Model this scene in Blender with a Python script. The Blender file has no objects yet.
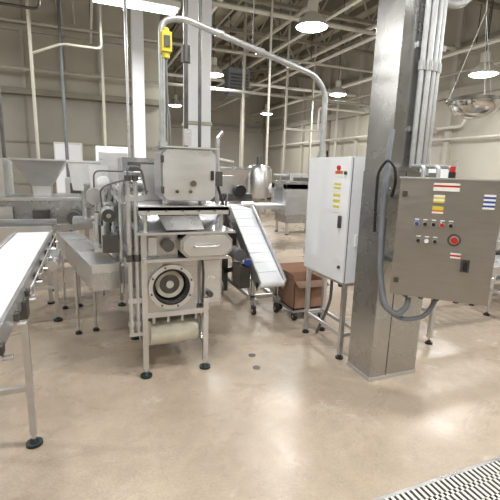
import bpy, bmesh, math, random
from mathutils import Vector, Matrix
random.seed(7)
S=bpy.context.scene
S.view_settings.view_transform='Standard'
S.view_settings.look='None'
S.view_settings.exposure=0.0

# ------------------------------------------------------------ materials
def lin(c):
    return tuple(((v/255)/12.92 if v/255<=0.04045 else (((v/255)+0.055)/1.055)**2.4) for v in c)
def newmat(name):
    m=bpy.data.materials.new(name); m.use_nodes=True
    return m, m.node_tree.nodes, m.node_tree.links, m.node_tree.nodes['Principled BSDF']
def mat(name,rgb,rough=.5,metal=0.,var=.08,scale=6.,stretch=(1,1,1),bump=0.,emis=None,es=0.,rvar=.1,spec=.5,smudge=0.):
    m,n,l,p=newmat(name)
    c=lin(rgb)
    tc=n.new('ShaderNodeTexCoord'); mp=n.new('ShaderNodeMapping'); mp.inputs['Scale'].default_value=stretch
    l.new(tc.outputs['Object'],mp.inputs['Vector'])
    nz=n.new('ShaderNodeTexNoise'); nz.inputs['Scale'].default_value=scale; nz.inputs['Detail'].default_value=3
    l.new(mp.outputs[0],nz.inputs['Vector'])
    rp=n.new('ShaderNodeValToRGB')
    rp.color_ramp.elements[0].position=.3; rp.color_ramp.elements[1].position=.7
    rp.color_ramp.elements[0].color=tuple(max(0,v*(1-var)) for v in c)+(1,)
    rp.color_ramp.elements[1].color=tuple(min(1,v*(1+var)) for v in c)+(1,)
    l.new(nz.outputs['Fac'],rp.inputs[0]); l.new(rp.outputs[0],p.inputs['Base Color'])
    mr=n.new('ShaderNodeMapRange'); mr.inputs['To Min'].default_value=max(.02,rough-rvar); mr.inputs['To Max'].default_value=min(1,rough+rvar)
    l.new(nz.outputs['Fac'],mr.inputs['Value'])
    if smudge:
        # wiped patches: slightly rougher soft islands on the sheet
        n2=n.new('ShaderNodeTexNoise'); n2.inputs['Scale'].default_value=4; n2.inputs['Detail'].default_value=4; n2.inputs['Roughness'].default_value=.55; n2.inputs['Distortion'].default_value=.5
        l.new(tc.outputs['Object'],n2.inputs['Vector'])
        m2=n.new('ShaderNodeMapRange'); m2.inputs['From Min'].default_value=.4; m2.inputs['From Max'].default_value=.7; m2.inputs['To Min'].default_value=0; m2.inputs['To Max'].default_value=smudge
        l.new(n2.outputs['Fac'],m2.inputs['Value'])
        ad=n.new('ShaderNodeMath'); ad.operation='ADD'; l.new(mr.outputs[0],ad.inputs[0]); l.new(m2.outputs[0],ad.inputs[1]); l.new(ad.outputs[0],p.inputs['Roughness'])
    else: l.new(mr.outputs[0],p.inputs['Roughness'])
    p.inputs['Metallic'].default_value=metal
    p.inputs['Specular IOR Level'].default_value=spec
    if bump:
        b=n.new('ShaderNodeBump'); b.inputs['Strength'].default_value=bump; b.inputs['Distance'].default_value=.01
        l.new(nz.outputs['Fac'],b.inputs['Height']); l.new(b.outputs[0],p.inputs['Normal'])
    if emis:
        p.inputs['Emission Color'].default_value=lin(emis)+(1,); p.inputs['Emission Strength'].default_value=es
    return m
STEEL=mat('brushed_steel',(208,209,210),.30,.88,.05,5,(1,1,3),.0,smudge=.08)
STEEL2=mat('sheet_steel',(182,183,184),.24,.90,.07,3,(2,2,1),.02,smudge=.1)
STEELD=mat('dark_steel',(96,95,92),.42,.8,.2,8)
COLS=mat('column_cladding',(180,180,178),.24,.92,.04,1.4,(2,2,1),.10,rvar=.05,smudge=.08)
PANELS=mat('panel_steel',(158,154,148),.33,.8,.04,7,(1,1,6),.0,smudge=.06)
GALV=mat('galvanised',(176,178,178),.38,.6,.12,20)
WHITEP=mat('white_enamel',(230,233,237),.32,0,.02,3)
WHITED=mat('white_pipe',(210,208,198),.45,0,.05,4)
BELT=mat('white_belt',(232,236,240),.4,0,.02,10)
CREAM=mat('cream_roller',(200,196,180),.5,0,.1,12)
BLACK=mat('black_rubber',(24,24,26),.5,0,.2,8)
GREYP=mat('grey_conduit',(112,116,122),.45,0,.1,10)
GREYM=mat('grey_motor',(98,100,102),.5,.2,.12,9)
CARD=mat('cardboard',(136,104,84),.85,0,.08,6,(1,1,8))
CARDD=mat('dark_cardboard',(112,86,68),.85,0,.08,6)  # deeper brown for the front flap, front strip and carton pallet
YEL=mat('yellow_plastic',(208,194,60),.45,0,.05,6)
RED=mat('red_plastic',(180,34,30),.4,0,.05,6)
ORG=mat('orange_plastic',(200,100,45),.5,0,.05,6)
BLUE=mat('blue_plastic',(40,70,150),.4,0,.05,6)
GREEN=mat('dark_foot',(20,40,40),.5,0,.05,6)
LBL=mat('label_white',(228,228,224),.5,0,.02,6)
BEAM=mat('beam_paint',(132,128,113),.7,0,.12,3)
BEAML=mat('pipe_paint_light',(170,167,154),.6,0,.1,3)
PLAST=mat('white_tub',(222,224,226),.4,0,.03,4)
GLOW=mat('lamp_glow',(255,255,255),.5,0,0,1,emis=(255,255,255),es=14)
GLOW2=mat('tube_glow',(255,255,255),.5,0,0,1,emis=(255,255,255),es=9)
MIRR=mat('mirror_dome',(205,205,200),.07,1,.05,2)

def floor_mat():
    m,n,l,p=newmat('epoxy_floor')
    tc=n.new('ShaderNodeTexCoord')
    def noise(sc,de,ro=.5,dist=0):
        q=n.new('ShaderNodeTexNoise'); q.inputs['Scale'].default_value=sc; q.inputs['Detail'].default_value=de; q.inputs['Roughness'].default_value=ro; q.inputs['Distortion'].default_value=dist
        l.new(tc.outputs['Object'],q.inputs['Vector']); return q
    a=noise(.8,6,.6); b=noise(75,3); c=noise(2.2,9,.72,.6); d=noise(9,6,.7,.3); e=noise(1.1,7,.65,1.0)
    def ramp(src,p0,c0,p1,c1):
        r=n.new('ShaderNodeValToRGB'); r.color_ramp.elements[0].position=p0; r.color_ramp.elements[0].color=c0
        r.color_ramp.elements[1].position=p1; r.color_ramp.elements[1].color=c1; l.new(src.outputs['Fac'],r.inputs[0]); return r
    r=ramp(a,.3,lin((162,146,129))+(1,),.7,lin((182,168,150))+(1,))
    r2=ramp(b,.3,(.86,.86,.87,1),.7,(1.06,1.06,1.05,1))
    r4=ramp(d,.35,(.89,.89,.90,1),.65,(1.04,1.04,1.04,1))
    def mul(x,y):
        mx=n.new('ShaderNodeMix'); mx.data_type='RGBA'; mx.blend_type='MULTIPLY'; mx.inputs[0].default_value=1
        l.new(x,mx.inputs[6]); l.new(y,mx.inputs[7]); return mx.outputs[2]
    col=mul(mul(r.outputs[0],r2.outputs[0]),r4.outputs[0])
    r3=ramp(c,.58,(0,0,0,1),.72,(.6,.6,.6,1))
    mx2=n.new('ShaderNodeMix'); mx2.data_type='RGBA'
    l.new(r3.outputs[0],mx2.inputs[0]); l.new(col,mx2.inputs[6]); mx2.inputs[7].default_value=lin((208,203,195))+(1,)
    l.new(mx2.outputs[2],p.inputs['Base Color'])
    mr=n.new('ShaderNodeMapRange'); mr.inputs['From Min'].default_value=.4; mr.inputs['From Max'].default_value=.62; mr.inputs['To Min'].default_value=.24; mr.inputs['To Max'].default_value=.42
    l.new(e.outputs['Fac'],mr.inputs['Value']); l.new(mr.outputs[0],p.inputs['Roughness'])
    p.inputs['Specular IOR Level'].default_value=.42
    bp=n.new('ShaderNodeBump'); bp.inputs['Strength'].default_value=.18; bp.inputs['Distance'].default_value=.003
    l.new(b.outputs['Fac'],bp.inputs['Height']); l.new(bp.outputs[0],p.inputs['Normal'])
    return m
FLOOR=floor_mat()
WALLB=mat('wall_lower_grey',(146,143,132),.7,0,.08,1.2)
WALLU=mat('wall_upper_pale',(178,174,160),.8,0,.08,1.2)
WALLR=mat('wall_pale',(182,178,166),.75,0,.06,1.0)
CEIL=mat('ceiling_deck',(176,172,155),.85,0,.08,1.5)

# ------------------------------------------------------------ mesh builder
class B:
    def __init__(s,name):
        s.name=name; s.bm=bmesh.new(); s.mats=[]; s.M=Matrix.Identity(4)
    def mi(s,m):
        if m not in s.mats: s.mats.append(m)
        return s.mats.index(m)
    def add(s,vs,fs,m):
        bv=[s.bm.verts.new(s.M@Vector(v)) for v in vs]; k=s.mi(m)
        for f in fs:
            try:
                F=s.bm.faces.new([bv[i] for i in f]); F.material_index=k
            except ValueError: pass
        return s
    def box(s,x0,x1,y0,y1,z0,z1,m):
        v=[(x0,y0,z0),(x1,y0,z0),(x1,y1,z0),(x0,y1,z0),(x0,y0,z1),(x1,y0,z1),(x1,y1,z1),(x0,y1,z1)]
        return s.add(v,[(3,2,1,0),(4,5,6,7),(0,1,5,4),(1,2,6,5),(2,3,7,6),(3,0,4,7)],m)
    def cb(s,c,sz,m):
        return s.box(c[0]-sz[0]/2,c[0]+sz[0]/2,c[1]-sz[1]/2,c[1]+sz[1]/2,c[2]-sz[2]/2,c[2]+sz[2]/2,m)
    def frustum(s,c0,w0,d0,z0,c1,w1,d1,z1,m):
        v=[]
        for (c,w,d,z) in ((c0,w0,d0,z0),(c1,w1,d1,z1)):
            v+=[(c[0]-w/2,c[1]-d/2,z),(c[0]+w/2,c[1]-d/2,z),(c[0]+w/2,c[1]+d/2,z),(c[0]-w/2,c[1]+d/2,z)]
        return s.add(v,[(3,2,1,0),(4,5,6,7),(0,1,5,4),(1,2,6,5),(2,3,7,6),(3,0,4,7)],m)
    def beam(s,p0,p1,w,h,m):
        p0=Vector(p0);p1=Vector(p1); d=(p1-p0).normalized()
        up=Vector((0,0,1)) if abs(d.z)<.95 else Vector((0,1,0))
        a=d.cross(up).normalized(); b=a.cross(d).normalized(); v=[]
        for p in (p0,p1):
            for (i,j) in ((-1,-1),(1,-1),(1,1),(-1,1)): v.append(tuple(p+a*i*w/2+b*j*h/2))
        return s.add(v,[(3,2,1,0),(4,5,6,7),(0,1,5,4),(1,2,6,5),(2,3,7,6),(3,0,4,7)],m)
    def rev(s,prof,c,axis,m,n=24):
        ax=Vector(axis).normalized(); t=Vector((0,0,1)) if abs(ax.z)<.9 else Vector((1,0,0))
        a=ax.cross(t).normalized(); b=ax.cross(a); c=Vector(c); vs=[];fs=[]
        for (r,h) in prof:
            for i in range(n):
                q=2*math.pi*i/n; vs.append(tuple(c+ax*h+(a*math.cos(q)+b*math.sin(q))*max(r,1e-5)))
        for k in range(len(prof)-1):
            for i in range(n):
                j=(i+1)%n; fs.append((k*n+i,k*n+j,(k+1)*n+j,(k+1)*n+i))
        return s.add(vs,fs,m)
    def cyl(s,p0,p1,r,m,n=14,r2=None):
        p0=Vector(p0);p1=Vector(p1); L=(p1-p0).length; r2=r if r2 is None else r2
        return s.rev([(0,0),(r,0),(r2,L),(0,L)],p0,p1-p0,m,n)
    def ring(s,c,axis,ri,ro,d,m,n=32):
        return s.rev([(ri,0),(ro,0),(ro,d),(ri,d),(ri,0)],c,axis,m,n)
    def sph(s,c,r,m,n=14,sx=1):
        k=8; return s.rev([(r*math.sin(math.pi*i/k),-r*math.cos(math.pi*i/k)*sx) for i in range(k+1)],c,(0,0,1),m,n)
    def tube(s,pts,r,m,n=8,fil=.08):
        P=[Vector(p) for p in pts]; Q=[P[0]]
        for i in range(1,len(P)-1):
            a=P[i-1]-P[i]; b=P[i+1]-P[i]; f=min(fil,a.length*.45,b.length*.45)
            A=P[i]+a.normalized()*f; C=P[i]+b.normalized()*f
            for t in (0,.25,.5,.75,1): Q.append(A*(1-t)**2+P[i]*2*t*(1-t)+C*t*t)
        Q.append(P[-1])
        vs=[];fs=[]; a=None
        for i,q in enumerate(Q):
            d=(Q[min(i+1,len(Q)-1)]-Q[max(i-1,0)]).normalized()
            if a is None:
                t=Vector((0,0,1)) if abs(d.z)<.9 else Vector((1,0,0)); a=d.cross(t).normalized()
            else: a=(a-d*a.dot(d)).normalized()
            b=d.cross(a)
            for k in range(n):
                w=2*math.pi*k/n; vs.append(tuple(q+(a*math.cos(w)+b*math.sin(w))*r))
        for i in range(len(Q)-1):
            for k in range(n):
                j=(k+1)%n; fs.append((i*n+k,i*n+j,(i+1)*n+j,(i+1)*n+k))
        fs.append(tuple(range(n))); fs.append(tuple((len(Q)-1)*n+k for k in reversed(range(n))))
        return s.add(vs,fs,m)
    def clipbox(s,x0,x1,y0,y1,z0,z1,c,m):
        P=[(x0+c,z0),(x1-c,z0),(x1,z0+c),(x1,z1-c),(x1-c,z1),(x0+c,z1),(x0,z1-c),(x0,z0+c)]
        v=[(x,y0,z) for x,z in P]+[(x,y1,z) for x,z in P]; n=8
        return s.add(v,[tuple(range(n)),tuple(reversed(range(n,2*n)))]+[(i,(i+1)%n,n+(i+1)%n,n+i) for i in range(n)],m)
    def foot(s,x,y,m=None,r=.04,h=.1):
        s.cyl((x,y,.0),(x,y,.018),r,m or BLACK,16); s.cyl((x,y,.018),(x,y,.04),r*.6,m or BLACK,14,r*.3); s.cyl((x,y,.03),(x,y,h),.011,STEEL,10)
    def done(s,bevel=0.,parent=None):
        bm=s.bm
        bmesh.ops.remove_doubles(bm,verts=bm.verts,dist=1e-5)
        bmesh.ops.recalc_face_normals(bm,faces=bm.faces)
        for f in bm.faces: f.smooth=True
        for e in bm.edges:
            if len(e.link_faces)!=2 or e.calc_face_angle(0)>.62: e.smooth=False
        me=bpy.data.meshes.new(s.name); bm.to_mesh(me); bm.free()
        for m in s.mats: me.materials.append(m)
        o=bpy.data.objects.new(s.name,me); S.collection.objects.link(o)
        if bevel:
            md=o.modifiers.new('bev','BEVEL'); md.width=bevel; md.segments=2; md.limit_method='ANGLE'; md.angle_limit=.9; md.harden_normals=True
        if parent: o.parent=parent
        return o

# ------------------------------------------------------------ room
X0,X1,Y0,Y1,H=-9.,9.5,-6.,22.,6.5
b=B('floor'); b.box(X0,X1,Y0,Y1,-.1,0,FLOOR); b.done()
b=B('ceiling'); b.box(X0,X1,Y0,Y1,H,H+.1,CEIL); b.done()
def wall(name,x0,x1,y0,y1,ml,mu,zl):
    b=B(name); b.box(x0,x1,y0,y1,0,zl,ml); b.box(x0,x1,y0,y1,zl,H,mu); b.done()
wall('wall_left',X0-.1,X0,Y0,Y1,WALLR,WALLU,3.4)
wall('wall_right',X1,X1+.1,Y0,Y1,WALLR,WALLU,3.7)
wall('wall_rear',X0,X1,Y0-.1,Y0,WALLR,WALLU,3.4)
wall('wall_far',X0,X1,Y1,Y1+.1,WALLR,WALLU,3.7)
wall('wall_partition',X0,1.9,11.4,11.6,WALLB,WALLU,3.2)
b=B('trim_partition')
b.box(X0,1.95,11.22,11.4,3.2,3.34,BEAM)
for i in range(14): b.box(X0+i*.85,X0+i*.85+.03,11.37,11.4,0,3.2,BEAM)
for z in (1.1,2.1): b.box(X0,1.9,11.37,11.4,z,z+.04,BEAM)
for i in range(13): b.box(X0+i*.85,X0+i*.85+.08,11.32,11.4,3.34,H,BEAML if i%2 else BEAM)
b.box(X0,1.9,11.3,11.4,4.6,4.72,BEAML)
b.done()
b=B('trim_right')
b.box(X1-.2,X1,Y0,Y1,3.7,3.92,BEAML); b.box(X1-.08,X1,Y0,Y1,5.0,5.1,BEAM)
for i in range(14): b.box(X1-.14,X1,Y0+i*2.1,Y0+i*2.1+.14,0,H,WALLR)
b.done()
b=B('trim_far')
b.box(1.9,X1,Y1-.2,Y1,3.7,3.92,BEAML)
b.done()
for nm,x0,x1,y0,y1 in (('baseboard_right',X1-.03,X1,Y0,Y1),('baseboard_far',1.9,X1,Y1-.03,Y1),('baseboard_partition',X0,1.9,11.36,11.4)):
    b=B(nm); b.box(x0,x1,y0,y1,0,.15,STEELD); b.done()

b=B('roof_trusses')
for y in (3.5,5.6,7.5,9.7,11.9,14,16,18,20):
    b.box(X0,X1,y-.07,y+.07,5.5,5.58,BEAM); b.box(X0,X1,y-.07,y+.07,6.2,6.3,BEAM)
    n=24; w=(X1-X0)/n
    for i in range(n):
        x=X0+i*w
        b.beam((x,y,5.55),(x+w/2,y,6.25),.035,.035,BEAML); b.beam((x+w/2,y,6.25),(x+w,y,5.55),.035,.035,BEAML)
for i in range(27):
    x=X0+.5+i*.68
    b.box(x-.025,x+.025,Y0,Y1,6.3,6.5,BEAM)
for x in (2.0,6.2): b.box(x-.1,x+.1,Y0,Y1,5.7,6.2,BEAM)
b.done()

b=B('overhead_pipes')
for (x,z,r,m) in ((-.4,4.7,.05,BEAML),(-.15,4.9,.03,BEAML),(.2,4.5,.025,WHITED),(2.6,4.9,.05,WHITED),(2.85,4.75,.025,BEAM),(4.6,5.1,.05,BEAML),(4.9,4.8,.03,WHITED),(5.9,4.5,.04,WHITED),(8.6,4.6,.05,WHITED),(8.9,4.2,.03,BEAML),(6.8,5.2,.05,WHITED),(-2.2,4.6,.06,BEAML)):
    b.tube([(x,-3,z),(x,11.2 if x<1.9 else 21.7,z)],r,m)
    for y in range(1,11,3): b.cyl((x,y+.5,z),(x,y+.5,6.3),.01,STEELD,6)
for (y,z,r,m) in ((9.2,4.2,.03,BEAML),(5.4,4.95,.03,BEAM),(10.9,3.7,.04,BEAML),(8.1,4.7,.05,BEAML),(13.1,4.4,.05,WHITED)):
    b.tube([(-8.5,y,z),(9.3,y,z)] if y<11.3 else [(2.1,y,z),(9.3,y,z)],r,m)
b.done()

def drop(name,x,y,z0,r,m,extra=None):
    b=B(name); b.tube([(x,y,z0),(x,y,H)],r,m,10)
    if extra: extra(b)
    b.done()
drop('drop_pipe',-1.05,6.45,1.66,.025,STEELD,lambda b:(b.cyl((-1.05,6.45,3.0),(-1.05,6.45,3.1),.05,STEELD),b.tube([(-1.05,6.45,3.6),(-.5,6.45,3.6),(-.5,6.45,4.65)],.02,STEELD)))
drop('drop_pipe',-.75,7.6,.0,.025,BEAML,lambda b:b.tube([(-.75,7.6,3.3),(-.3,7.6,3.5),(.3,7.6,3.5),(.3,7.6,4.5)],.02,BEAML))
drop('drop_pipe',.55,6.0,1.2,.02,STEEL)
drop('drop_pipe',.93,4.1,1.25,.022,STEELD,lambda b:(b.cyl((.93,4.1,2.6),(.93,4.1,2.75),.045,STEELD),b.cb((.93,4.07,1.9),(.08,.06,.16),STEEL)))
drop('drop_pipe',1.12,4.3,1.7,.018,STEELD,lambda b:b.tube([(1.12,4.3,1.75),(1.3,4.3,1.7),(1.32,4.3,1.3)],.014,GREYP))
drop('drop_pipe',-.35,8.4,.0,.03,GREYM)
drop('drop_pipe',.35,8.8,.0,.03,BEAML)
drop('drop_pipe',4.9,9.9,1.6,.03,BEAML,lambda b:b.tube([(4.9,9.9,2.7),(5.9,9.9,2.7),(5.9,9.9,3.3),(7.4,9.9,3.3)],.03,WHITED))
drop('drop_pipe',3.55,8.0,1.4,.025,BEAML)
drop('drop_pipe',7.0,12.2,0,.035,BEAML)
drop('drop_pipe',5.9,16,0,.04,WHITED)
drop('drop_pipe',4.3,11.5,0,.045,BEAML)

b=B('wall_pipework')
b.tube([(9.25,3,3.3),(9.25,8,3.3),(9.25,8.2,2.9),(9.25,21,2.9)],.04,WHITED)
b.tube([(9.3,2,2.6),(9.3,12,2.6),(9.3,12,1.2)],.03,WHITED)
b.tube([(9.3,6,4.6),(9.3,6,.0)],.03,GALV); b.tube([(9.3,9.9,5.6),(9.3,9.9,.0)],.05,WHITED); b.tube([(9.3,14.2,5.6),(9.3,14.2,.0)],.05,WHITED)
b.done()
b=B('overhead_drain_pipe')
b.tube([(3.55,3.1,H),(3.5,3.1,3.35),(3.3,3.1,3.15),(2.9,3.1,3.15),(2.75,3.1,3.4),(2.75,3.1,H)],.035,GALV,12,.15)
b.done()

b=B('structural_column'); b.box(1.33,1.66,5.75,6.05,.0,H,WHITEP)
for z in (2.2,4.4): b.box(1.31,1.68,5.73,6.07,z,z+.05,BEAML)
b.done(.01)
b=B('structural_column'); b.box(.93,1.17,9.0,9.2,0,H,WHITEP); b.box(.9,1.2,8.95,9.25,0,.3,WHITED); b.done(.01)
b=B('heater_unit')
b.box(4.2,4.9,12.6,13.0,3.9,4.7,GREYP)
for i in range(6): b.box(4.25,4.85,12.57,12.6,4.0+i*.1,4.04+i*.1,STEELD)
b.cyl((4.3,12.8,4.7),(4.3,12.8,H),.015,STEELD); b.cyl((4.8,12.8,4.7),(4.8,12.8,H),.015,STEELD)
b.done()

# ------------------------------------------------------------ lamps
LC=(1,.993,.972)
def highbay(x,y,z,e,r=.27):
    b=B('high_bay_lamp')
    b.rev([(.06,.42),(.09,.40),(.09,.22),(.14,.18),(r*.8,.1),(r,0),(r-.01,0),(r*.78,.09),(.12,.16)],(x,y,z),(0,0,1),WHITED,28)
    b.rev([(0,-.05),(r*.5,-.04),(r*.85,-.015),(r*.97,.01),(0,.02)],(x,y,z),(0,0,1),GLOW,28)
    b.cyl((x,y,z+.4),(x,y,H),.012,STEELD,8)
    o=b.done()
    L=bpy.data.lights.new('lamp_light','AREA'); L.shape='DISK'; L.size=.5; L.energy=e; L.color=LC
    lo=bpy.data.objects.new('lamp_light',L); S.collection.objects.link(lo); lo.location=(x,y,z-.09); lo.parent=o
    P=bpy.data.lights.new('lamp_spill','POINT'); P.shadow_soft_size=.12; P.energy=e*.42; P.color=LC
    po=bpy.data.objects.new('lamp_spill',P); S.collection.objects.link(po); po.location=(x,y,z-.24); po.parent=o
E=103
for (x,y,z) in ((3.63,6.5,4.),(3.15,10.7,4.),(3.3,16.5,4.),(7.4,6.2,3.6),(7.4,11.35,4.),(7.3,16.6,4.),
                (3.4,1.2,4.2),(7.4,1,4.),(3.4,-3.5,4.2),(-.9,-.8,4.2),(-4.5,4.2,4.2),(-4.8,9,4.2),(-5,-1.5,4.2)):
    highbay(x,y,z,E)
def fluor(x,y,z,e):
    b=B('fluorescent_fixture')
    b.box(x-.65,x+.65,y-.14,y+.14,z,z+.08,WHITED)
    for dy in (-.07,.07): b.cyl((x-.6,y+dy,z-.03),(x+.6,y+dy,z-.03),.025,GLOW2,10)
    for dx in (-.5,.5): b.cyl((x+dx,y,z+.08),(x+dx,y,H),.006,STEELD,6)
    o=b.done()
    L=bpy.data.lights.new('tube_light','AREA'); L.shape='RECTANGLE'; L.size=1.2; L.size_y=.25; L.energy=e; L.color=LC
    lo=bpy.data.objects.new('tube_light',L); S.collection.objects.link(lo); lo.location=(x,y,z-.08); lo.parent=o
fluor(.78,6.8,4.0,90); fluor(.9,2.0,4.2,75); fluor(-2.5,6.8,4.2,90)

# ------------------------------------------------------------ belt conveyor (left foreground)
b=B('belt_conveyor')
xa,xb,ya,yb=-.69,-.37,-.2,4.45; zt=.93
b.box(xa+.015,xb-.015,ya,yb,zt-.012,zt,BELT); b.box(xa+.015,xb-.015,ya,yb,zt-.10,zt-.09,BELT)
for x in (xa,xb): 
    b.box(x-.01,x+.01,ya,yb,zt-.09,zt+.015,STEEL)
for y in (ya,yb): b.cyl((xa,y,zt-.05),(xb,y,zt-.05),.048,BELT,20)
y=.2
while y<4.4:
    b.cyl((xa,y,zt-.06),(xb,y,zt-.06),.02,STEELD); 
    b.cb((xb+.02,y,zt-.05),(.02,.05,.04),STEELD); b.cyl((xb+.02,y,zt-.09),(xb+.06,y,zt-.09),.012,STEEL,8); y+=.38
for y in (.4,2.36,4.4):
    for x in (xa+.01,xb+.01):
        b.cb((x,y,.06+(zt-.13)/2),(.035,.035,zt-.13-.02),STEEL); b.foot(x,y,GREEN,.045,.09)
        b.cb((x,y,zt-.1),(.05,.09,.1),STEELD)
    b.cb(((xa+xb)/2,y,.36),(xb-xa,.03,.03),STEEL); b.cb(((xa+xb)/2,y,zt-.12),(xb-xa,.03,.04),STEEL)
for y in (2.5,3.0,3.5,4.0): b.tube([(xb+.01,y,zt-.08),(xb+.05,y,zt-.07),(xb+.05,y,zt+.0)],.006,STEEL)
b.cyl((xb+.05,2.4,zt+.0),(xb+.05,4.3,zt+.0),.006,STEEL,8)
b.cb((xb+.05,3.9,zt-.16),(.10,.3,.12),STEEL); b.cyl((xb+.06,3.75,zt-.16),(xb+.06,3.6,zt-.16),.045,STEEL)
b.done(.002)

# ------------------------------------------------------------ chute trough
b=B('discharge_trough')
p0=Vector((.09,3.16,0)); p1=Vector((-.25,4.88,0)); d=p1-p0; ang=math.atan2(d.y,d.x)-math.pi/2; L=d.length
b.M=Matrix.Translation(p0)@Matrix.Rotation(ang,4,'Z')
b.box(-.1,.1,0,L,.66,.675,STEEL); b.box(-.1,-.09,0,L,.66,.86,STEEL); b.box(.09,.1,0,L,.66,.86,STEEL)
b.box(-.1,.1,0,.012,.66,.86,STEEL); b.box(-.1,.1,L-.01,L,.66,.86,STEEL)
b.box(-.09,.09,0.012,L-.02,.845,.862,STEEL)
for s_ in (-1,1): b.box(s_*.1-.012,s_*.1+.012,0,L,.855,.87,STEEL)
b.box(-.105,.105,L*.33,L*.33+.02,.65,.875,STEEL); b.box(-.105,.105,L*.66,L*.66+.02,.65,.875,STEEL)
b.box(-.10,.10,-.005,0,.66,.80,STEEL2)
for yy in (.85,1.65):
    for xx in (-.08,.08): b.cyl((xx,yy,.05),(xx,yy,.66),.014,STEEL,10)
    for xx in (-.08,.08): b.foot(*(xx,yy),BLACK,.03,.06)
b.done(.003)

# ------------------------------------------------------------ main processing machine
b=B('food_forming_machine')
fx0,fx1,fy=.35,.82,2.94
def leg(x,y,z1=1.15,w=.04): b.cb((x,y,.07+(z1-.07)/2),(w,w,z1-.07),STEEL); b.foot(x,y,GREEN,.045,.1)
for y in (fy,3.7): 
    leg(fx0,y); leg(fx1,y,.6)
for y in (4.7,5.7): leg(.30,y,.95); leg(.95,y,.95)
for z in (.50,.22):
    if z>.3: b.box(fx0,fx1,fy-.015,fy+.015,z-.02,z+.02,STEEL)
    for x in (fx0,fx1): b.box(x-.015,x+.015,fy,3.7,z-.02,z+.02,STEEL)
b.box(fx0,fx1,3.69,3.72,.2,.24,STEEL)
b.box(.28,.97,3.7,5.75,.5,.55,STEEL)
b.cyl((.40,3.1,.29),(.78,3.1,.29),.10,CREAM,28); b.cyl((.37,3.1,.29),(.81,3.1,.29),.03,STEEL)
b.box(.40,.78,3.1,3.65,.37,.385,CREAM); b.box(.40,.78,3.1,3.65,.19,.205,CREAM); b.cyl((.40,3.65,.29),(.78,3.65,.29),.1,CREAM,28)
b.box(.36,.40,3.02,3.72,.22,.42,STEEL2); b.box(.78,.81,3.02,3.72,.22,.42,STEEL2)
for i in range(4): b.cyl((.42+.11*i,2.97,.42),(.42+.11*i,2.97,.47),.012,STEEL,8)
hy0,hy1=2.95,3.62
b.box(.355,.375,hy0,hy1,.53,.905,STEEL2); b.box(.72,.74,hy0,hy1,.53,.905,STEEL2)
b.box(.355,.74,hy0,hy1,.885,.905,STEEL2); b.box(.355,.74,hy0,hy1,.53,.55,STEEL2); b.box(.355,.74,hy1-.02,hy1,.53,.905,STEELD)
c=(.547,2.95,.718)
def holeplate(x0,x1,z0,z1,y,cx,cz,r,m,n=48):
    vs=[];fs=[]
    for i in range(n):
        q=2*math.pi*i/n; dx,dz=math.cos(q),math.sin(q)
        t=min([((x1-cx)/dx if dx>1e-6 else 9),((x0-cx)/dx if dx<-1e-6 else 9),((z1-cz)/dz if dz>1e-6 else 9),((z0-cz)/dz if dz<-1e-6 else 9)])
        for yy in (y,y+.012):
            vs.append((cx+r*dx,yy,cz+r*dz)); vs.append((cx+t*dx,yy,cz+t*dz))
    for i in range(n):
        j=(i+1)%n
        fs+= [(i*4,i*4+1,j*4+1,j*4),(i*4+2,j*4+2,j*4+3,i*4+3),(i*4,j*4,j*4+2,i*4+2)]
    b.add(vs,fs,m)
holeplate(.345,.75,.52,.915,2.938,c[0],c[2],.15,STEEL2)
b.ring((c[0],2.938,c[2]),(0,-1,0),.135,.172,.035,STEEL,44)
b.ring((c[0],2.905,c[2]),(0,-1,0),.126,.140,.006,BLACK,44)
b.ring((c[0],2.945,c[2]),(0,1,0),.125,.136,.3,STEELD,40)
b.cyl((.38,3.14,c[2]-.01),(.715,3.14,c[2]-.01),.105,GREYM,32)
b.ring((c[0],2.985,c[2]),(0,1,0),.078,.108,.03,CREAM,36); b.ring((c[0],2.995,c[2]),(0,1,0),0,.08,.02,STEELD,36); b.cyl((c[0],3.03,c[2]),(c[0],2.975,c[2]),.03,STEEL,16)
for k in range(8):
    q=k*math.pi/4+.3; b.cyl((c[0]+.157*math.cos(q),2.903,c[2]+.157*math.sin(q)),(c[0]+.157*math.cos(q),2.895,c[2]+.157*math.sin(q)),.008,STEELD,8)
b.box(.76,.97,3.0,3.6,.50,.93,STEEL2)
b.box(.78,.95,2.985,3.0,.54,.89,STEEL); b.cyl((.86,2.985,.62),(.86,2.94,.62),.025,STEELD); b.cyl((.97,3.2,.6),(1.04,3.2,.6),.05,GREYM)
b.tube([(.80,2.97,.92),(.80,2.93,.8),(.80,2.95,.56)],.01,STEELD)
b.box(.34,.98,2.86,3.4,.925,.945,STEEL)
b.clipbox(.60,1.00,2.84,3.2,.95,1.13,.05,STEEL2); b.clipbox(.62,.98,2.825,2.84,.965,1.115,.045,STEEL)
b.tube([(.70,2.825,1.04),(.70,2.79,1.04),(.88,2.79,1.04),(.88,2.825,1.04)],.008,STEEL,8,.02)
b.box(.36,.60,2.94,3.4,.945,1.13,STEEL2); b.box(.38,.44,2.90,2.94,.97,1.10,STEEL); b.cyl((.52,2.94,1.04),(.52,2.89,1.04),.035,STEEL)
b.cyl((.52,2.89,1.04),(.52,2.875,1.04),.045,STEELD,20)
b.box(.30,1.02,2.83,3.42,1.13,1.145,STEEL)
b.frustum((.62,3.14),.50,.36,1.145,(.62,3.12),.62,.5,1.30,STEEL2)
b.add([(.44,2.885,1.28),(.74,2.885,1.28),(.78,2.84,1.16),(.50,2.84,1.16),(.44,2.895,1.28),(.74,2.895,1.28),(.78,2.85,1.16),(.50,2.85,1.16)],[(0,1,2,3),(7,6,5,4),(0,4,5,1),(1,5,6,2),(2,6,7,3),(3,7,4,0)],STEEL2)
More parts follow.
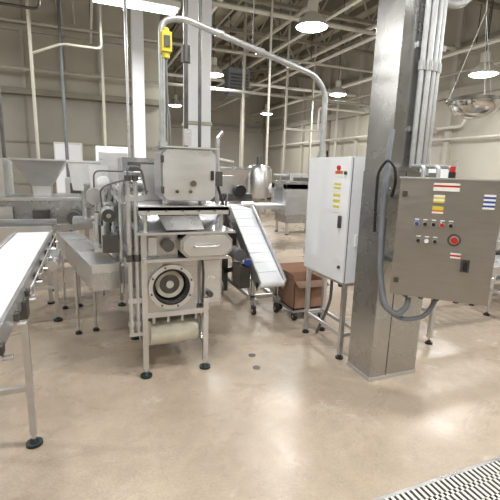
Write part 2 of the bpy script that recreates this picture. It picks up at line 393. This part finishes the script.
for x in (.36,.92): b.cyl((x,2.88,1.145),(x,2.88,1.3),.014,STEEL,10)
b.box(.31,.97,2.85,3.40,1.30,1.325,STEEL)
b.box(.31,.97,2.85,2.865,1.27,1.33,STEEL)
for i in range(5): b.cyl((.38+i*.12,2.85,1.3),(.38+i*.12,2.84,1.3),.008,STEELD,8)
b.clipbox(.49,.90,2.99,3.30,1.36,1.74,.035,STEEL)
b.clipbox(.505,.885,2.965,2.99,1.375,1.725,.03,BLACK)
b.clipbox(.50,.89,2.945,2.967,1.37,1.73,.03,STEEL)
for z in (1.44,1.66): b.cb((.497,2.955,z),(.02,.03,.05),STEELD)
b.cb((.865,2.94,1.55),(.02,.02,.07),BLACK); b.cyl((.55,3.1,1.325),(.55,3.1,1.36),.03,STEEL); b.cyl((.83,3.1,1.325),(.83,3.1,1.36),.03,STEEL)
b.cyl((.60,2.945,1.43),(.60,2.93,1.43),.012,STEELD); b.cyl((.70,2.945,1.43),(.70,2.93,1.43),.012,STEELD)
b.cyl((.72,2.945,1.49),(.72,2.925,1.49),.022,STEELD,16)
b.box(.48,.91,2.93,3.31,1.74,1.752,STEEL)
for x in (.255,.305):
    b.cyl((x,2.96,.36),(x,2.96,1.5),.017,STEEL,14)
    b.cyl((x,2.96,1.5),(x,2.96,1.54),.024,STEELD)
    b.cyl((x,2.96,.92),(x,2.96,.97),.026,STEELD); b.cyl((x,2.96,.42),(x,2.96,.46),.026,STEEL)
b.box(.235,.36,2.945,2.975,1.36,1.40,STEEL); b.box(.235,.36,2.945,2.975,.60,.64,STEEL); b.box(.235,.36,2.945,2.975,.34,.37,STEEL)
b.tube([(.255,2.96,1.54),(.255,2.96,1.60),(.36,3.05,1.60),(.4,3.1,1.4)],.008,GREYM)
b.tube([(1.0,3.25,1.0),(1.0,3.25,1.86),(1.04,3.25,1.9)],.018,STEEL); b.box(.9,1.0,3.23,3.27,1.0,1.04,STEEL); b.cb((1.0,3.23,1.52),(.06,.06,.12),STEELD); b.cyl((1.0,3.25,1.68),(1.14,3.25,1.66),.016,STEEL)
b.tube([(.99,3.2,1.46),(1.06,3.15,1.2),(1.0,3.1,1.05)],.012,BLACK)
# rear body
b.box(.30,.95,3.62,5.8,.90,1.22,STEEL2); b.box(.26,.99,3.6,5.85,1.22,1.25,STEEL); b.box(.26,.28,3.4,5.85,.82,1.3,STEEL)
b.frustum((.62,4.2),.4,.5,1.25,(.62,4.2),.62,.8,1.55,STEEL)
b.box(.36,.9,4.8,5.5,1.25,1.7,STEEL2); b.box(.42,.84,4.78,4.8,1.3,1.65,STEELD)
for y in (3.5,3.95,4.4,4.85,5.3):
    b.cb((.25,y,1.1),(.03,.05,.5),STEEL)
    if y<5: b.cyl((.25,y+.1,1.05),(.17,y+.1,1.05),.04,STEELD); b.cyl((.17,y+.1,1.05),(.15,y+.1,1.05),.05,BLACK)
for z in (.84,1.33,1.42): b.cyl((.22,3.2,z),(.22,5.7,z),.014,STEEL,8)
for y in (3.25,3.8,4.6,5.6): b.cyl((.22,y,.6),(.22,y,1.45),.016,STEEL,8)
b.cyl((.14,3.45,1.2),(.14,3.72,1.2),.055,STEEL,20); b.cb((.15,3.82,1.2),(.13,.16,.15),STEEL2); b.ring((.14,3.44,1.2),(0,-1,0),.02,.055,.01,STEELD,20)
b.cyl((.05,4.2,1.3),(.05,4.45,1.3),.08,STEEL,20); b.cb((.06,4.8,1.28),(.22,.3,.25),STEEL2)
b.cb((.14,3.35,1.0),(.12,.2,.14),STEELD); b.box(.02,.3,3.3,4.95,.93,.96,STEEL)
for i in range(16):
    y=3.3+i*.1; x=random.uniform(.04,.2); b.cyl((x,y,.96),(x,y,1.0+random.uniform(.1,.35)),random.uniform(.008,.025),random.choice([STEEL,STEELD,GREYM,BLACK,STEEL]))
b.tube([(.1,3.7,1.25),(.08,3.6,1.42),(.3,3.5,1.50),(.45,3.4,1.4)],.007,GREYM)
b.tube([(.05,4.4,1.38),(.05,4.3,1.55),(.4,4.0,1.55)],.008,GREYM); b.tube([(.2,4.9,1.4),(.15,4.6,1.15),(.2,4.0,1.1),(.24,3.5,.9)],.012,GREYP)
b.box(.42,.8,3.45,3.6,1.25,1.62,STEEL); b.cyl((.3,3.55,1.45),(.46,3.55,1.45),.06,STEEL,18)
b.cyl((.10,4.55,1.30),(.10,4.55,1.60),.08,PLAST,18,.10); b.cyl((.10,4.55,.96),(.10,4.55,1.30),.03,STEEL)
b.sph((.13,4.1,1.44),.065,PLAST); b.cyl((.13,4.1,.96),(.13,4.1,1.4),.02,STEEL)
b.done(.003)

b=B('mixing_tub'); b.rev([(0,0),(.14,0),(.18,.32),(.195,.33),(.195,.35),(.17,.35),(.13,.03),(0,.03)],(-.04,5.35,1.3),(0,0,1),PLAST,24)
b.cyl((-.04,5.35,.96),(-.04,5.35,1.3),.05,STEEL); b.box(-.2,.15,5.15,5.55,.9,.96,STEEL)
for (x,y) in ((-.18,5.18),(-.18,5.52),(.12,5.52),(.12,5.18)): b.cyl((x,y,0),(x,y,.92),.014,STEEL)
b.done()

# ------------------------------------------------------------ conduit between machine and cabinet
b=B('electrical_conduit')
b.tube([(.56,3.3,1.752),(.56,3.3,2.68),(.72,3.3,2.72),(1.90,3.28,2.43),(2.01,3.28,2.3),(2.01,3.28,1.73)],.024,GALV,12,.12)
for t in (.25,.55,.8):
    x=.72+(1.9-.72)*t; z=2.72-.29*t; b.cyl((x-.03,3.295,z+.006),(x+.03,3.29,z-.006),.031,GALV)
b.cyl((1.3,3.29,2.58),(1.3,3.29,H),.006,STEELD,6)
b.cyl((2.01,3.28,1.73),(2.01,3.28,1.77),.04,GALV); b.cyl((.56,3.3,1.752),(.56,3.3,1.80),.036,GALV)
b.done()
b=B('yellow_junction_box')
b.box(.545,.62,3.19,3.274,2.44,2.58,YEL); b.cyl((.58,3.23,2.40),(.58,3.23,2.44),.028,YEL); b.cyl((.58,3.23,2.58),(.58,3.23,2.61),.025,YEL)
b.box(.56,.605,3.18,3.19,2.47,2.55,STEELD); b.tube([(.58,3.23,2.4),(.585,3.22,2.1),(.60,3.2,1.9),(.60,3.2,1.752)],.009,GREYM)
b.done(.008)

# ------------------------------------------------------------ left background line
b=B('dough_feeder_machine')
b.box(-2.9,.02,6.0,6.75,.78,1.12,STEEL2); b.box(-2.95,.06,5.95,6.8,1.12,1.16,STEEL); b.box(-2.95,.06,5.96,6.0,.72,.80,STEEL)
b.box(-2.6,-1.02,6.1,6.8,1.16,1.66,STEEL); b.box(-2.5,-1.8,6.08,6.1,1.22,1.6,STEEL2); b.box(-1.7,-1.1,6.08,6.1,1.22,1.6,STEEL2)
b.frustum((-.60,6.35),.22,.22,1.16,(-.60,6.35),.24,.24,1.30,STEEL); b.frustum((-.60,6.35),.24,.24,1.30,(-.60,6.35),.66,.6,1.64,STEEL)
b.box(-.95,-.25,6.04,6.66,1.64,1.665,STEEL)
for x in (-2.8,-1.6,-.7,-.05):
    for y in (6.05,6.7): b.cb((x,y,.42),(.06,.06,.72),STEEL); b.foot(x,y,BLACK,.045,.1)
b.box(-2.8,-.05,6.03,6.07,.25,.3,STEEL)
b.cyl((-.2,5.95,.9),(-.2,5.8,.9),.09,GREYM,20); b.cb((-1.1,5.93,.95),(.35,.06,.2),STEEL); b.cb((-.6,5.93,.93),(.2,.06,.14),STEELD)
b.tube([(-1.5,6.2,1.66),(-1.5,6.2,1.95),(-1.2,6.2,1.95),(-1.2,6.2,1.66)],.02,STEEL)
b.box(-.3,.0,6.15,6.6,1.16,1.42,STEEL); b.cb((-.15,6.14,1.28),(.18,.02,.14),STEELD)
b.done(.004)
b=B('transfer_conveyor')
b.box(-1.1,-.42,4.95,5.6,.80,.86,STEEL); b.box(-1.1,-.42,5.0,5.55,.86,.875,STEELD); b.box(-1.12,-.40,4.93,4.96,.74,.92,STEEL); b.box(-1.12,-.40,5.58,5.61,.74,.92,STEEL)
for x in (-1.05,-.47):
    for y in (5.0,5.55): b.cb((x,y,.41),(.04,.04,.78),STEEL); b.foot(x,y,BLACK,.04,.08)
b.done(.003)
b=B('mixer_machine')
b.box(-3.6,-1.7,8.6,9.4,.5,1.3,STEEL2); b.box(-3.5,-2.7,8.7,9.3,1.3,2.1,STEEL); b.frustum((-2.1,9),.5,.5,1.3,(-2.1,9),.8,.7,1.8,STEEL); b.cyl((-3.1,9,2.1),(-3.1,9,2.45),.16,GREYM,20)
for x in (-3.5,-1.8):
    for y in (8.7,9.3): b.cb((x,y,.3),(.07,.07,.45),STEEL); b.foot(x,y,BLACK,.05,.1)
b.done(.005)
b=B('storage_cabinet')
b.box(-.7,-.1,10.4,10.85,.9,2.1,WHITED); b.box(-.68,-.41,10.38,10.4,.95,2.05,WHITEP); b.box(-.39,-.12,10.38,10.4,.95,2.05,WHITEP)
for x in (-.68,-.12):
    for y in (10.43,10.82): b.cb((x,y,.45),(.04,.04,.9),STEEL)
b.done(.005)
b=B('ventilation_box')
b.box(.15,.75,8.0,8.5,1.2,1.95,WHITEP); b.box(.2,.7,7.98,8.0,1.3,1.85,STEEL); b.box(.15,.2,8.0,8.5,0,1.2,STEEL); b.box(.7,.75,8.0,8.5,0,1.2,STEEL); b.done(.006)

# ------------------------------------------------------------ incline conveyor
b=B('incline_conveyor')
x0,x1=1.64,1.96; A=Vector((0,4.78,1.10)); C=Vector((0,3.80,.42))
dv=(C-A).normalized(); nv=Vector((0,-dv.z,dv.y)); nv=nv if nv.z>0 else -nv
def quad(xa,xb,o0,o1,m,ta=0,tb=1):
    P=A+(C-A)*ta; Q=A+(C-A)*tb
    v=[]
    for x in (xa,xb):
        for p in (P,Q):
            for o in (o0,o1): q=p+nv*o; v.append((x,q.y,q.z))
    b.add(v,[(0,1,3,2),(4,6,7,5),(0,4,5,1),(2,3,7,6),(0,2,6,4),(1,5,7,3)],m)
quad(x0+.02,x1-.02,-.012,0,BELT); quad(x0+.02,x1-.02,-.08,-.07,BELT)
for x in (x0,x1-.015): quad(x,x+.015,-.1,.05,STEEL,-.03,1.03)
for p in (A,C): q=p-nv*.04; b.cyl((x0,q.y,q.z),(x1,q.y,q.z),.04,BELT,18)
for i in range(1,8): quad(x0+.02,x1-.02,0,.005,WHITEP,i/8,i/8+.01)
b.box(x0,x1,4.78,5.5,1.02,1.10,STEEL); b.box(x0+.02,x1-.02,4.78,5.5,1.10,1.11,BELT)
for (y,z) in ((3.99,.48),(5.3,1.02)):
    for x in (x0+.02,x1-.02): b.cb((x,y,.1+(z-.1)/2),(.04,.04,z-.1),STEEL)
    b.cb(((x0+x1)/2,y,.2),(x1-x0,.04,.04),STEEL)
for x in (x0+.02,x1-.02):
    b.cb((x,4.63,.18),(.04,1.5,.04),STEEL); b.beam((x,4.05,.2),(x,4.8,.93),.03,.03,STEEL); b.cb((x,4.65,.55),(.035,.035,.7),STEEL)
    for y in (3.95,5.3): b.ring((x-.015,y,.05),(1,0,0),.02,.05,.03,BLACK,20); b.cyl((x-.02,y,.05),(x+.02,y,.05),.02,STEEL); b.cb((x,y,.09),(.05,.05,.03),STEELD)
b.cb((1.54,4.6,.75),(.16,.3,.2),BLACK); b.cyl((1.54,4.35,.66),(1.54,4.1,.66),.07,GREYM,18); b.cb((1.58,4.15,.42),(.12,.25,.25),STEELD); b.cb((1.59,4.0,.6),(.06,.05,.06),BLUE)
b.beam((1.60,4.8,.3),(1.60,4.05,.55),.05,.05,BLACK); b.cb((1.52,4.9,.5),(.2,.3,.9),STEELD)
b.tube([(1.54,4.5,.85),(1.49,4.5,1.2),(1.62,4.8,1.3),(1.62,5.2,1.08)],.012,BLACK)
b.done(.002)

b=B('cardboard_box')
bx0,bx1,by0,by1=2.0,2.38,3.64,4.04
b.box(bx0,bx1,by0,by0+.006,.126,.44,CARD); b.box(bx0,bx1,by1-.006,by1,.126,.44,CARD); b.box(bx0,bx0+.006,by0,by1,.126,.44,CARD); b.box(bx1-.006,bx1,by0,by1,.126,.44,CARD); b.box(bx0,bx1,by0,by1,.126,.14,CARD)
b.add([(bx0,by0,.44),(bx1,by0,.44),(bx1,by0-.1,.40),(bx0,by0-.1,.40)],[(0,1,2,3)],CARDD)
b.add([(bx0,by0,.44),(bx0,by1,.44),(bx0-.02,by1,.52),(bx0-.02,by0,.52)],[(0,1,2,3)],CARD)
b.add([(bx1,by0,.44),(bx1,by1,.44),(bx1+.08,by1,.50),(bx1+.08,by0,.50)],[(0,1,2,3)],CARD)
b.add([(bx0,by1,.44),(bx1,by1,.44),(bx1,by1+.06,.54),(bx0,by1+.06,.54)],[(0,1,2,3)],CARD)
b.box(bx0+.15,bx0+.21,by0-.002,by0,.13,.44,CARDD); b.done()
b=B('box_dolly')
b.box(1.985,2.40,3.62,4.06,.1,.125,STEEL)
for x in (2.02,2.36):
    for y in (3.66,4.02): b.ring((x-.015,y,.045),(1,0,0),.012,.045,.03,BLACK,18); b.cyl((x-.02,y,.045),(x+.02,y,.045),.013,STEEL); b.cb((x,y,.085),(.05,.05,.03),STEELD)
b.done()

# ------------------------------------------------------------ white electrical cabinet on stand
b=B('electrical_cabinet')
cx0,cx1,cy0,cy1,cz0,cz1=1.96,2.20,2.70,3.36,.69,1.73
b.box(cx0,cx1,cy0,cy1,cz0,cz1,WHITEP)
b.box(cx0-.012,cx0-.003,cy0+.008,cy1-.008,cz0+.008,cz1-.008,BLACK); b.box(cx0-.03,cx0-.012,cy0+.004,cy1-.004,cz0+.004,cz1-.004,WHITEP)
for z in (.85,1.2,1.58): b.cb((cx0-.02,cy1,z),(.03,.02,.07),STEEL)
for z in (.82,1.6): b.cyl((cx0-.03,cy0+.06,z),(cx0-.045,cy0+.06,z),.014,STEELD)
def lblx(y,z,w,h,cols):
    x=cx0-.031; n=len(cols)
    for i,cc in enumerate(cols): b.box(x-.001,x,y-w/2,y+w/2,z+h/2-(i+1)*h/n,z+h/2-i*h/n,cc)
lblx(2.86,1.59,.11,.05,[ORG,LBL]); lblx(2.87,1.49,.10,.08,[LBL,YEL,LBL,YEL,LBL]); lblx(2.87,1.39,.10,.07,[YEL,LBL,YEL]); lblx(2.87,1.30,.09,.06,[YEL,LBL,LBL])
b.cyl((cx0-.03,2.86,1.64),(cx0-.045,2.86,1.64),.02,RED); b.cb((cx0-.04,2.79,1.2),(.02,.03,.1),STEELD)
b.box(2.02,2.14,cy0-.012,cy0,1.0,1.1,WHITEP)
for (x,y) in ((1.98,2.73),(2.17,2.73),(1.98,3.33),(2.17,3.33)):
    b.cb((x,y,.37),(.035,.035,.66),STEEL); b.foot(x,y,BLACK,.035,.06)
b.box(1.965,2.185,2.715,3.345,.66,.69,STEEL)
for x in (1.98,2.17): b.box(x-.012,x+.012,2.73,3.33,.2,.23,STEEL)
for y in (2.73,3.33): b.box(1.98,2.17,y-.012,y+.012,.2,.23,STEEL)
b.tube([(2.03,3.0,.69),(2.03,3.0,.45),(2.06,3.1,.3),(2.06,3.25,.02)],.014,GREYM); b.cyl((2.06,2.9,.69),(2.06,2.9,.6),.025,STEELD)
b.done(.004)

# ------------------------------------------------------------ clad steel column
b=B('clad_column')
kx0,kx1,ky0,ky1=1.975,2.43,2.31,2.60
b.box(kx0+.02,2.24,ky0+.02,ky1-.01,0,H,COLS)
b.box(kx0,kx1,ky0,ky1,.0,1.62,COLS); b.box(kx0-.006,kx1+.006,ky0-.006,ky1+.006,0,.03,STEEL)
b.box(kx0+.008,2.26,ky0+.008,ky1,1.62,3.0,COLS)
for x in (kx0+.155,): b.box(x-.002,x+.002,ky0-.004,ky0,.03,1.62,STEELD)
for z in (.3,.9,1.5):
    for x in (kx0+.02,kx1-.02): b.cyl((x,ky0,z),(x,ky0-.005,z),.007,STEEL,8)
b.done(.008)
b=B('column_conduits')
for x,y,r in ((2.135,2.275,.018),(2.185,2.27,.023),(2.24,2.275,.018),(2.295,2.30,.022),(2.34,2.36,.018)):
    b.tube([(x,y,1.60 if y>2.28 else 1.66),(x,y,H)],r,GALV,10)
    for z in (2.3,3.3): b.cyl((x,y,z),(x,y,z+.06),r+.007,GALV)
for z in (1.9,2.45,3.0,3.9): b.box(2.11,2.36,2.30,2.315,z,z+.035,STEEL)
for x,tx,ty in ((2.135,2.10,2.12),(2.185,2.19,2.08),(2.24,2.27,2.05)):
    b.tube([(x,2.272,1.70),(x,2.272,1.66),(tx,ty,1.66),(tx,ty,1.585)],.014,GALV,10,.04)
b.done()

# ------------------------------------------------------------ control panel
b=B('control_panel')
b.M=Matrix.Translation((1.896,2.094,0))@Matrix.Rotation(math.atan2(-.377,.398),4,'Z')
W=.585; z0,z1=.80,1.575
b.box(0,W,.02,.2,z0,z1,PANELS)
b.box(.006,W-.006,.012,.02,z0+.006,z1-.006,BLACK); b.box(-.004,W+.004,-.004,.012,z0-.004,z1+.004,PANELS)
b.box(-.012,W+.012,-.01,.21,z1+.002,z1+.012,STEEL)
for z in (.95,1.19,1.43): b.cb((W+.008,.0,z),(.018,.03,.06),STEEL)
for z in (.9,1.48): b.cb((.03,-.01,z),(.03,.015,.035),STEELD)
def lab(x,z,w,h,cols):
    n=len(cols)
    for i,cc in enumerate(cols): b.box(x-w/2,x+w/2,-.0065,-.004,z+h/2-(i+1)*h/n,z+h/2-i*h/n,cc)
lab(.27,1.53,.15,.05,[LBL,RED,LBL,LBL]); lab(.235,1.455,.065,.05,[LBL,YEL,LBL,YEL]); lab(.235,1.385,.065,.045,[YEL,YEL,ORG,LBL]); lab(.37,1.10,.06,.035,[LBL,RED,LBL]); lab(.515,1.45,.065,.09,[LBL,BLUE,LBL,BLUE,LBL,BLUE,LBL])
def btn(x,z,m,r=.012,d=.02):
    b.ring((x,-.004,z),(0,-1,0),r,r*1.35,.006,STEEL,18); b.cyl((x,-.004,z),(x,-.004-d,z),r,m,18)
    b.box(x-.013,x+.013,-.006,-.004,z+.024,z+.032,LBL)
for i,m in enumerate([BLUE,BLACK,BLACK,RED,BLACK]): btn(.12+i*.05,1.29,m)
for i,m in enumerate([BLACK,LBL,BLACK]): btn(.14+i*.05,1.18,m)
btn(.35,1.20,RED,.020,.035); b.ring((.35,-.004,1.20),(0,-1,0),.026,.040,.003,STEELD,24)
b.cb((.43,-.02,1.04),(.022,.03,.06),BLACK); b.cb((.43,-.008,1.04),(.05,.01,.08),STEELD)
b.cyl((.30,.1,z1+.01),(.30,.1,z1+.05),.022,BLACK); b.cyl((.30,.1,z1+.05),(.30,.1,z1+.085),.018,RED)
for x in (.1,.2,.3,.42): b.cyl((x,.1,z0),(x,.1,z0-.04),.018,STEELD)
for z in (.95,1.42): b.box(.02,.5,.2,.23,z,z+.04,STEEL)
b.M=Matrix.Identity(4)
for z in (.97,1.44): b.box(2.08,2.12,2.20,2.31,z-.02,z+.02,STEEL); b.box(2.24,2.28,2.06,2.31,z-.02,z+.02,STEEL)
b.done(.003)
b=B('flexible_conduit')
b.tube([(2.04,2.07,.76),(2.03,2.06,.70),(1.97,2.08,.63),(1.90,2.13,.68),(1.885,2.2,.90),(1.90,2.25,1.3),(1.93,2.28,1.75),(1.95,2.29,1.9)],.020,GREYP,12,.14)
b.tube([(2.2,1.98,.76),(2.17,2.02,.62),(2.05,2.12,.57),(1.95,2.24,.66),(1.952,2.28,1.0),(1.952,2.28,1.3)],.016,GREYP,12,.14)
b.done()
b=B('black_cable_loop')
b.tube([(1.92,2.20,1.45),(1.91,2.16,1.55),(1.89,2.16,1.65),(1.86,2.20,1.70),(1.83,2.25,1.62),(1.84,2.26,1.45),(1.86,2.27,1.2)],.010,BLACK,10,.08)
b.done()

# ------------------------------------------------------------ dome mirror
b=B('dome_mirror')
c=(4.71,4.03,2.52); R=.32
b.rev([(R*math.sin(a*math.pi/2/10),.04-.22*math.cos(a*math.pi/2/10)) for a in range(11)],c,(0,0,1),MIRR,36)
b.ring((c[0],c[1],c[2]+.03),(0,0,1),R-.01,R+.015,.035,STEELD,36)
for k in range(3):
    q=k*2.094; b.cyl((c[0]+R*math.cos(q),c[1]+R*math.sin(q),c[2]+.05),(c[0],c[1],c[2]+1.1),.004,STEEL,6)
b.cyl((c[0],c[1],c[2]+1.1),(c[0],c[1],H),.008,STEEL,6)
b.done()

# ------------------------------------------------------------ right background equipment
def table(name,x0,x1,y0,y1,z,stuff=True,m=STEEL):
    b=B(name); b.box(x0,x1,y0,y1,z-.04,z,m); b.box(x0+.05,x1-.05,y0+.05,y1-.05,.28,.3,m)
    for x in (x0+.05,x1-.05):
        for y in (y0+.05,y1-.05): b.cyl((x,y,.03),(x,y,z-.04),.02,STEEL); b.foot(x,y,BLACK,.03,.06)
    return b
b=table('packing_table',4.4,6.2,3.4,4.3,.88)
b.box(4.6,5.2,3.5,4.0,.88,1.15,STEEL); b.box(5.4,5.9,3.6,4.1,.88,1.3,STEEL2); b.box(4.5,4.9,3.5,3.9,.3,.55,PLAST); b.box(5.1,5.5,3.5,3.9,.3,.6,GREYM); b.done(.004)
b=table('packing_table',5.3,7.2,5.6,6.5,.9)
b.box(5.5,6.1,5.7,6.2,.9,1.25,STEEL); b.box(6.3,6.9,5.7,6.3,.9,1.1,PLAST); b.cyl((5.8,6,1.25),(5.8,6,1.6),.12,STEEL); b.done(.004)
b=B('depositor_machine')
b.box(3.6,4.5,5.0,5.8,.75,1.15,STEEL2); b.frustum((4.05,5.4),.35,.35,1.15,(4.05,5.4),.8,.7,1.55,STEEL); b.box(3.55,4.55,4.95,5.85,1.13,1.16,STEEL)
b.cyl((3.6,5.0,.95),(3.4,5.0,.95),.08,GREYM,20); b.cb((3.7,4.94,.95),(.14,.1,.2),BLUE); b.cyl((4.2,4.98,.95),(4.2,4.9,.95),.09,BLACK,20)
for x in (3.65,4.45):
    for y in (5.05,5.75): b.cb((x,y,.4),(.05,.05,.7),STEEL); b.foot(x,y,BLACK,.04,.06)
b.box(3.65,4.45,5.03,5.07,.25,.3,STEEL); b.done(.004)
b=B('roller_conveyor')
for y in (2.72,3.12): b.box(2.9,7.0,y-.015,y+.015,.62,.72,STEEL)
for i in range(34): b.cyl((2.97+i*.12,2.72,.69),(2.97+i*.12,3.12,.69),.022,GALV,10)
for x in (3.0,4.3,5.6,6.9):
    for y in (2.72,3.12): b.cb((x,y,.34),(.04,.04,.56),STEEL); b.foot(x,y,BLACK,.035,.07)
    b.box(x-.02,x+.02,2.72,3.12,.3,.33,STEEL)
b.done(.002)
b=B('metal_detector_conveyor')
b.box(3.0,5.0,7.2,7.7,.85,.93,STEEL); b.box(3.02,4.98,7.24,7.66,.93,.94,BELT)
b.box(3.6,4.1,7.1,7.8,.75,.85,STEEL); b.box(3.6,4.1,7.1,7.24,.85,1.35,STEEL); b.box(3.6,4.1,7.66,7.8,.85,1.35,STEEL); b.box(3.6,4.1,7.1,7.8,1.25,1.4,STEEL2)
for x in (3.1,4.9):
    for y in (7.24,7.66): b.cb((x,y,.45),(.05,.05,.8),STEEL); b.foot(x,y,BLACK,.04,.06)
b.box(4.3,4.6,7.1,7.2,1.2,1.5,STEEL); b.cb((4.45,7.2,1.05),(.06,.06,.4),STEEL)
b.done(.004)
b=B('wrapping_machine')
b.box(4.6,5.6,9.0,9.7,.3,1.0,STEEL2); b.box(4.7,5.5,9.1,9.6,1.0,1.55,STEEL); b.box(4.8,5.4,9.08,9.1,1.1,1.45,STEELD)
b.cyl((4.5,9.0,1.15),(4.5,9.6,1.15),.16,PLAST,24); b.cyl((4.5,9.65,1.5),(5.0,9.65,1.5),.03,STEEL)
for x in (4.65,5.55):
    for y in (9.05,9.65): b.cb((x,y,.17),(.06,.06,.3),STEEL); b.foot(x,y,BLACK,.05,.05)
b.done(.006)
b=B('ingredient_hopper')
b.frustum((3.0,9.0),.2,.2,.9,(3.0,9.0),.9,.9,1.6,STEEL); b.box(2.53,3.47,8.53,9.47,1.6,1.65,STEEL2)
for x in (2.6,3.4):
    for y in (8.6,9.4): b.cb((x,y,.83),(.05,.05,1.55),STEEL); b.foot(x,y,BLACK,.04,.06)
b.box(2.6,3.4,8.6,9.4,.5,.54,STEEL); b.cyl((3.0,9,.54),(3.0,9,.9),.09,STEEL)
b.done(.005)
b=B('sheeting_machine')
b.box(1.9,2.6,6.4,7.0,.6,1.2,STEELD); b.box(1.95,2.3,6.45,6.9,1.2,1.5,STEEL); b.cyl((1.9,6.38,1.0),(2.6,6.38,1.0),.08,STEEL,20)
b.cyl((2.35,6.38,1.25),(2.35,6.3,1.25),.1,BLACK,20)
for x in (1.95,2.55):
    for y in (6.45,6.95): b.cb((x,y,.33),(.05,.05,.56),STEEL); b.foot(x,y,BLACK,.04,.06)
b.done(.005)
for (x,y,h) in ((8.2,12.9,2),):
    b=B('pallet_of_cartons')
    for i in range(3): b.box(x-.5,x+.5,y-.5+i*.45,y-.4+i*.45,.0,.1,CARDD)
    b.box(x-.52,x+.52,y-.52,y+.52,.1,.14,CARDD)
    for k in range(h):
        for i in range(2):
            for j in range(2): b.box(x-.5+i*.51,x-.01+i*.51,y-.5+j*.51,y-.01+j*.51,.14+k*.32,.45+k*.32,CARD)
    b.done(.008)
b=B('steel_tank')
b.rev([(0,.5),(.45,.6),(.5,.75),(.5,1.6),(.42,1.75),(.1,1.82),(0,1.82)],(6.0,14.2,0),(0,0,1),STEEL,32)
for k in range(4):
    q=k*math.pi/2+.4; b.cyl((6+.42*math.cos(q),14.2+.42*math.sin(q),0),(6+.42*math.cos(q),14.2+.42*math.sin(q),.8),.03,STEEL)
b.cyl((6,14.2,1.82),(6,14.2,2.1),.1,GREYM); b.done()
b=B('ingredient_rack')
for x in (7.9,9.0):
    for y in (8.0,9.7): b.cb((x,y,1.0),(.04,.04,2.0),STEEL)
for z in (.3,.9,1.5): b.box(7.9,9.0,8.0,9.7,z,z+.03,STEEL)
for i in range(3):
    for z in (.33,.93,1.53): b.box(8.0,8.9,8.1+i*.52,8.5+i*.52,z,z+.3,random.choice([PLAST,CARD,PLAST,BLUE,ORG]))
b.done(.004)
b=B('door_1'); b.box(9.42,9.495,11,12.1,0,2.2,WHITED); b.box(9.41,9.42,11.4,11.75,1.3,1.7,BLACK); b.done()
b=B('safety_sign'); b.box(9.42,9.495,15,15.6,2.1,2.5,LBL); b.box(9.41,9.42,15,15.6,2.38,2.5,RED); b.done()

# ------------------------------------------------------------ floor drain, small drains
b=B('trench_drain')
gx0,gx1,gy0,gy1=1.0,4.2,1.06,1.33
b.box(gx0,gx1,gy0,gy1,.0005,.002,BLACK)
b.box(gx0-.02,gx1+.02,gy0-.02,gy0,0,.006,STEEL); b.box(gx0-.02,gx1+.02,gy1,gy1+.02,0,.006,STEEL); b.box(gx0-.02,gx0,gy0,gy1,0,.006,STEEL)
n=int((gx1-gx0)/.034)
for i in range(n):
    x=gx0+i*.034; b.box(x,x+.016,gy0,gy1,.001,.006,WHITED)
for y in (gy0+.08,gy0+.18): b.box(gx0,gx1,y,y+.02,.001,.006,WHITED)
b.done()
for (x,y) in ((1.27,3.02),(1.22,2.80)):
    b=B('floor_cleanout'); b.cyl((x,y,0),(x,y,.003),.026,STEELD,20); b.ring((x,y,0),(0,0,1),.026,.032,.004,GREYM,20); b.done()

w=bpy.data.worlds.new('World'); S.world=w; w.use_nodes=True
w.node_tree.nodes['Background'].inputs[0].default_value=(.8,.8,.8,1); w.node_tree.nodes['Background'].inputs[1].default_value=.3
cd=bpy.data.cameras.new('Camera'); cd.sensor_width=36; cd.lens=28.8; cd.clip_end=100
co=bpy.data.objects.new('Camera',cd); S.collection.objects.link(co)
co.matrix_world=Matrix.Translation((0,0,1.6))@Matrix.Rotation(math.radians(-22),4,'Z')@Matrix.Rotation(math.radians(90-11.3),4,'X')@Matrix.Rotation(.03,4,'Z')
S.camera=co
